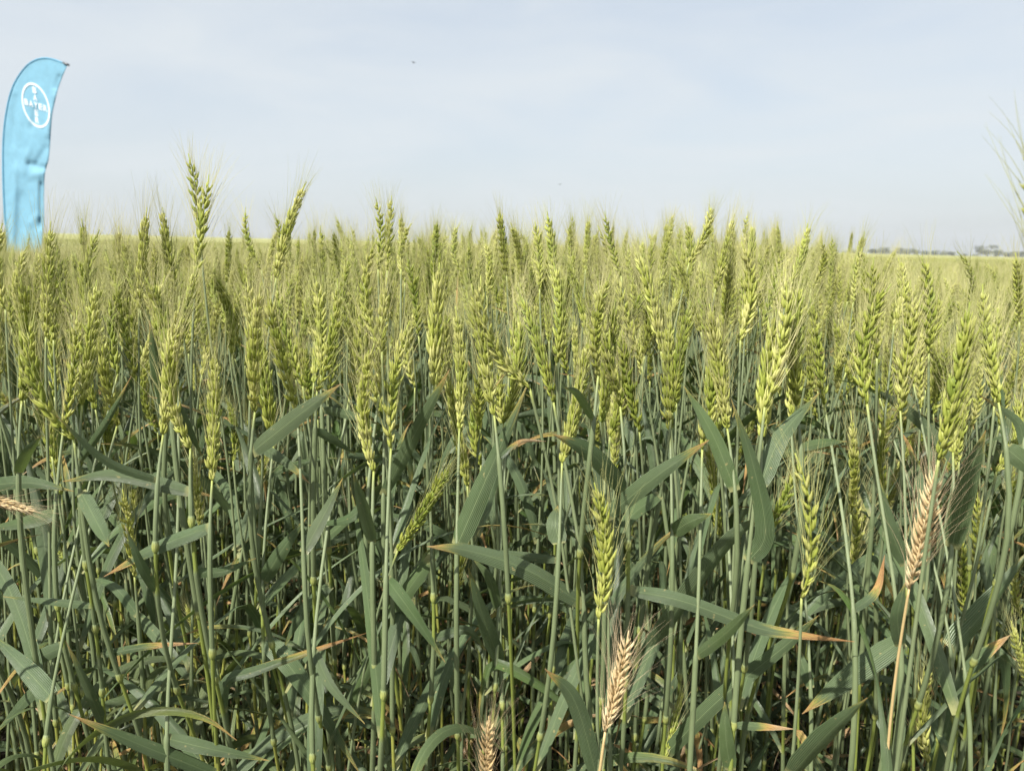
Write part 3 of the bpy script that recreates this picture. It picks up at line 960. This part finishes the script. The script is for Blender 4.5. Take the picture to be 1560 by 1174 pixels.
def far_crop():
    m, n, o = new_mat("far_crop")
    g = N(n, "ShaderNodeNewGeometry")
    n1 = N(n, "ShaderNodeTexNoise", Scale=6.0, Detail=6.0, Roughness=0.7); n.links.new(g.outputs['Position'], n1.inputs['Vector'])
    mp_ = N(n, "ShaderNodeMapping"); mp_.inputs['Scale'].default_value = (.02, .06, .02)
    n.links.new(g.outputs['Position'], mp_.inputs['Vector'])
    n2 = N(n, "ShaderNodeTexNoise", Scale=1.0, Detail=4.0); n.links.new(mp_.outputs[0], n2.inputs['Vector'])
    c = mixc(n, mrange(n, n1.outputs['Fac'], .3, .7), (.21, .235, .075), (.35, .35, .145))
    c = mixc(n, mrange(n, n2.outputs['Fac'], .35, .7, 0, .6), c, (.36, .34, .155))
    surf(n, o, c, .8, 0, None, .2, (n1.outputs['Fac'], 1.0, .15))
    return m
rr = random.Random(5)
ys = [22, 22.01] + [22 * 1.035 ** i for i in range(1, 86)] + [430, 430.01]
angs = [t / 60 * .98 for t in range(-60, 61)]
def canz(x, y):
    if y in (22, 430.01): return ground_z(x, y) + .02
    return ground_z(x, y) + canopy_tip(x, y) - .10 + rr.uniform(-.035, .035) + .10 * sstep(60, 200, y)
fc = sheet("far_wheat", ys, angs, canz, far_crop())
tag(fc, "yellow-green wheat field fading to the skyline", "wheat field", None, "stuff")

# ------------------------------------------------------------------ feather flag
FD = 10.6
LEFT = [(12,440),(12,366),(8,335),(6,297),(5,264),(5,223),(7,192),(10.7,167),(15.3,146),(21.7,128.5),(30.7,113),(42,99.5),(55,91.5),(67.7,89),(79,90.2),(92,94.5),(102.7,98.6)]
RIGHT = [(60,440),(65,366),(67,335),(67,297),(68.5,264),(74,243),(76.6,215),(78.2,190),(80,172),(83,158),(86,145),(89,134),(92.5,124),(95.5,116),(98.5,109),(101,103),(103,99)]
FOLDS = [((84,140),(72,206),4.0,-.035),((91,118),(84,140),4,.02),((46,205),(36,262),6,-.030),((56,170),(40,225),5,.026),((24,255),(17,390),5,-.030),((34,300),(30,420),8,.030),
         ((44,250),(72,258),5,.035),((48,268),(66,262),4.5,-.03),((58,268),(58,330),5,-.018),((63,280),(62,345),4,.04),((58,330),(44,340),5,-.015),((25,150),(20,220),6,.02),((70,225),(55,250),4,.03)]
def fold(px, py):
    z = 0
    for (ax, ay), (bx, by), w, A in FOLDS:
        vx, vy = bx - ax, by - ay
        t = max(0, min(1, ((px - ax) * vx + (py - ay) * vy) / (vx * vx + vy * vy)))
        q = (px - ax - vx * t) ** 2 + (py - ay - vy * t) ** 2
        z += A * exp(-q / (w * w))
    return z
def flag_pt(px, py, lift=0.0):
    xl = 8
    d = FD + (58 - px) * 0.0046 + fold(px, py) - lift
    return at(px, py, d)
def pl(P, t):
    s = min(len(P) - 1 - 1e-6, t * (len(P) - 1)); i = int(s); f = s - i
    V = [Vector((a, b, 0)) for a, b in P]
    return catmull(V, t)
def fabric(name, c, tr):
    m, n, o = new_mat(name)
    g = N(n, "ShaderNodeNewGeometry")
    n1 = N(n, "ShaderNodeTexNoise", Scale=9.0, Detail=5.0); n.links.new(g.outputs['Position'], n1.inputs['Vector'])
    cc = mixc(n, mrange(n, n1.outputs['Fac'], .3, .7), tuple(x * .93 for x in c), tuple(min(1, x * 1.05) for x in c))
    surf(n, o, cc, .75, tr, None, .15, (n1.outputs['Fac'], .25, .03))
    return m
M_CLOTH = fabric("flag_cloth", (.26, .50, .63), .42)
M_WHITE = fabric("flag_print", (.80, .84, .86), .3)
M_SLEEVE = fabric("flag_sleeve", (.13, .36, .52), .2)
M_POLE = plain_mat("flag_pole", (.10, .11, .12), .35, 0, .6)
foot = at(14, 440, FD); foot.z = ground_z(foot.x, foot.y)
flag = link("feather_flag", None, None, foot)
tag(flag, "light blue feather flag with a round white emblem, standing in the wheat", "flag")
Tf = Matrix.Translation(-foot)
def put(mb, name, mat, parent, smooth=True):
    w = MB(); w.join(mb, Tf)
    return link(name, w.mesh(name, [mat], smooth), parent)
mb = MB()
NU, NV = 22, 110
rows = []
for j in range(NV + 1):
    a, b = pl(LEFT, j / NV), pl(RIGHT, j / NV)
    rows.append([mb.add(flag_pt(a.x + (b.x - a.x) * i / NU, a.y + (b.y - a.y) * i / NU)) for i in range(NU + 1)])
for r0, r1 in zip(rows, rows[1:]):
    for i in range(NU): mb.face((r0[i], r0[i + 1], r1[i + 1], r1[i]))
cloth = put(mb, "cloth", M_CLOTH, flag)
sm_ = cloth.modifiers.new("thickness", 'SOLIDIFY'); sm_.thickness = .003; sm_.offset = 0
mb = MB()
pp = [flag_pt(*pl(LEFT, t / 60).xy, 0.0) for t in range(61)]
tube(mb, pp, [.017 - .008 * t / 60 for t in range(61)], [(1, 1, 1)] * 61, 8)
put(mb, "sleeve", M_SLEEVE, flag)
mb = MB()
q0 = pp[0]
tube(mb, [Vector((q0.x, q0.y, foot.z - .2)), Vector((q0.x, q0.y, foot.z + .1)), q0 + Vector((0, 0, .05))], [.016] * 3, [(1, 1, 1)] * 3, 10)
put(mb, "pole", M_POLE, flag)
mb = MB()
tt = flag_pt(102, 98.2)
tube(mb, [tt - Vector((.05, 0, -.02)), tt, tt + Vector((.03, 0, -.012))], [.012, .016, .010], [(1, 1, 1)] * 3, 8)
put(mb, "pole_tip", M_POLE, flag)
# round emblem: ring and the cross of letters, laid on the cloth (affine map, as the cloth hangs askew)
EC = Vector((54.5, 160.5)); EA = Vector((21.0, 7.0)); EB = Vector((-3.0, -33.0))
def emb(u, v): 
    q = EC + EA * u + EB * v
    return q.x, q.y
emblem = MB()
NR = 72
rg = []
for k in range(NR):
    a = 2 * pi * k / NR
    rg.append([emblem.add(flag_pt(*emb(r * cos(a), r * sin(a)), .012)) for r in (.92, .97, 1.02)])
for k in range(NR):
    for i in (0, 1): emblem.face((rg[k][i], rg[k][i + 1], rg[(k + 1) % NR][i + 1], rg[(k + 1) % NR][i]))
em = put(emblem, "emblem", M_WHITE, flag)
em['label'] = "round white ring emblem with crossed lettering"
def letter(ch, cx, cy, h):
    cu = bpy.data.curves.new("letter", 'FONT')
    cu.body = ch; cu.align_x = 'CENTER'; cu.align_y = 'CENTER'; cu.size = 1.0; cu.offset = 0.03; cu.resolution_u = 3
    ob = bpy.data.objects.new("letter", cu)
    COL.objects.link(ob)
    dg = bpy.context.evaluated_depsgraph_get()
    m0 = bpy.data.meshes.new_from_object(ob.evaluated_get(dg))
    bpy.data.objects.remove(ob)
    mb = MB()
    vs = [v.co for v in m0.vertices]
    xs = [v.x for v in vs]; yv = [v.y for v in vs]
    hx, hy = (max(xs) - min(xs)), (max(yv) - min(yv))
    ox, oy = (max(xs) + min(xs)) / 2, (max(yv) + min(yv)) / 2
    for v in vs: mb.add(flag_pt(*emb(cx + (v.x - ox) / hx * h * .98, cy + (v.y - oy) / hy * h), .014))
    for p in m0.polygons: mb.face(tuple(p.vertices))
    put(mb, "lettering", M_WHITE, em, False)
word = "BAYER"
for i, ch in enumerate(word):
    letter(ch, (i - 2) * .345, 0, .28)
    if i != 2: letter(ch, 0, (2 - i) * .345, .28)

# ------------------------------------------------------------------ far trees on the skyline, birds
def bark():
    return plain_mat("bark", (.11, .085, .06), .9)
M_BARK = bark()
def crown_mat():
    m, n, o = new_mat("crown")
    oi = N(n, "ShaderNodeObjectInfo"); l = attr(n, 'lf')
    sep = N(n, "ShaderNodeSeparateXYZ"); n.links.new(l.outputs['Vector'], sep.inputs[0])
    c = mixc(n, sep.outputs[0], (.045, .075, .025), (.12, .15, .05))
    c = mixc(n, mth(n, 'MULTIPLY', oi.outputs['Random'], .4), c, (.09, .085, .04))
    surf(n, o, c, .7, .2, None, .2)
    return m
M_CROWN = crown_mat()
def tree_meshes(seed, flat):
    rng = random.Random(seed)
    t = MB()
    tube(t, [Vector((0, 0, -.05)), Vector((.02, 0, .2)), Vector((-.02, .01, .42)), Vector((.01, 0, .7))], [.035, .026, .02, .008], [(1, 1, 1)] * 4, 7)
    blobs = []
    for i in range(7):
        a = rng.uniform(0, 2 * pi)
        r = rng.uniform(.05, .34 if flat else .24)
        c = Vector((cos(a) * r, sin(a) * r, rng.uniform(.42, .86)))
        tube(t, [Vector((0, 0, rng.uniform(.25, .45))), c * .6 + Vector((0, 0, .16)), c], [.014, .009, .004], [(1, 1, 1)] * 3, 5)
        blobs.append((c, rng.uniform(.10, .2)))
    k = MB()
    for c, r in blobs:
        for _ in range(150):
            d = Vector((rng.gauss(0, 1), rng.gauss(0, 1), rng.gauss(0, .75))).normalized() * r * rng.uniform(.35, 1.1)
            p = c + d
            q = Vector((rng.gauss(0, 1), rng.gauss(0, 1), rng.gauss(0, 1))).normalized()
            x, y = frame(q); s = rng.uniform(.018, .038)
            tn = rng.random()
            k.face((k.add(p - x * s, lf=(tn, 0, 0)), k.add(p - y * s * .6, lf=(tn, 0, 0)), k.add(p + x * s, lf=(tn, 0, 0)), k.add(p + y * s * .6, lf=(tn, 0, 0))))
    return t.mesh("trunk", [M_BARK]), k.mesh("crown", [M_CROWN], False)
TM = [tree_meshes(31, False), tree_meshes(32, True), tree_meshes(33, False), tree_meshes(34, True)]
TREES = [(1274,383,15),(1287,382,15),(1299,379,18),(1311,382,16),(1333,378,22),(1349,374,26),(1366,376,22),(1381,378,18),(1393,379,20),(1409,380,19),(1425,381,18),(1437,381,18),(1450,382,18),(1470,385,14),(1489,386,13),(1505,373,30),(1518,379,24),(1534,382,22),(1549,382,24),(1568,378,26)]
rt = random.Random(3)
for i, (px, py, w) in enumerate(TREES):
    y = rt.uniform(470, 540)
    p = at(px, py, y)
    z0 = ground_z(p.x, y)
    H = p.z - z0
    o = link("tree", None, None, Vector((p.x, y, z0)))
    o.rotation_euler = (0, 0, rt.uniform(0, 6.28))
    tm, cm = TM[i % 4]
    wm = w * y / FPX / .62
    o.scale = (wm, wm, H / .98)
    link("trunk", tm, o); link("crown", cm, o)
    if px == 1505: tag(o, "tallest dark tree on the far skyline, near the right edge", "tree", "far trees along the skyline")
    elif px == 1349: tag(o, "broad flat-topped grey-green tree in the middle of the far tree line", "tree", "far trees along the skyline")
    elif px == 1274: tag(o, "low far tree where the skyline tree row begins, beside the tall wheat", "tree", "far trees along the skyline")
    elif px < 1349: tag(o, "small hazy far tree on the skyline left of the broad flat-topped tree", "tree", "far trees left of the broad flat-topped tree")
    elif px < 1500: tag(o, "small hazy far tree between the broad flat-topped tree and the tallest dark tree", "tree", "far trees between the broad tree and the tallest tree")
    else: tag(o, "dark bushy far tree just right of the tallest tree on the skyline", "tree", "far trees right of the tallest tree")

# ------------------------------------------------------------------ hazy air
hm, hn, ho = new_mat("haze_air")
pv = hn.nodes.new("ShaderNodeVolumePrincipled")
pv.inputs['Color'].default_value = (.93, .96, 1.0, 1)
pv.inputs['Density'].default_value = 0.0006
pv.inputs['Anisotropy'].default_value = 0.2
hn.links.new(pv.outputs[0], ho.inputs['Volume'])
hb = MB()
for z in (-16.0, 22.0):
    for x, y in ((-760, -60), (760, -60), (760, 640), (-760, 640)): hb.add((x, y, z))
for f in ((3, 2, 1, 0), (4, 5, 6, 7), (0, 1, 5, 4), (1, 2, 6, 5), (2, 3, 7, 6), (3, 0, 4, 7)): hb.face(f)
tag(link("haze", hb.mesh("haze", [hm], False)), "thin pale haze over the field", "haze", None, "stuff")

M_BIRD = plain_mat("bird_feathers", (.03, .03, .035), .7)
def bird(px, py, y, span, bank, label):
    p = at(px, py, y)
    mb = MB()
    tube(mb, [Vector((-.5, 0, 0)), Vector((-.25, 0, .02)), Vector((.1, 0, .03)), Vector((.36, 0, .03)), Vector((.5, 0, .02))], [.08, .17, .2, .14, .04], [(1, 1, 1)] * 5, 7)
    for sgn in (-1, 1):
        prev = None
        for t, ch, z in ((0, .34, .04), (.35, .32, .16), (.7, .22, .14), (1, .05, .05)):
            a = [mb.add((ch * .5 - .12 * t, sgn * t * .95, z)), mb.add((ch * -.5 - .12 * t, sgn * t * .95, z - .02)), mb.add((ch * -.1 - .12 * t, sgn * t * .95, z + .03))]
            if prev:
                for k in range(3): mb.face((prev[k], prev[(k + 1) % 3], a[(k + 1) % 3], a[k]))
            prev = a
    mb.face((mb.add((-.45, -.03, 0)), mb.add((-.8, -.14, 0)), mb.add((-.8, .14, 0)), mb.add((-.45, .03, 0))))
    o = link("bird", mb.mesh("bird", [M_BIRD]), None, p)
    o.scale = (span / 1.9,) * 3
    o.rotation_euler = (bank, .05, 1.2)
    tag(o, label, "bird", None)
bird(630, 95.5, 55, .42, .3, "tiny dark bird high in the sky left of centre")
bird(853, 281, 65, .38, -.2, "tiny dark bird low in the sky just above the wheat tips")
print("stalks", len(FRONT), len(fill), "extra", extra, "mass", len(pts))
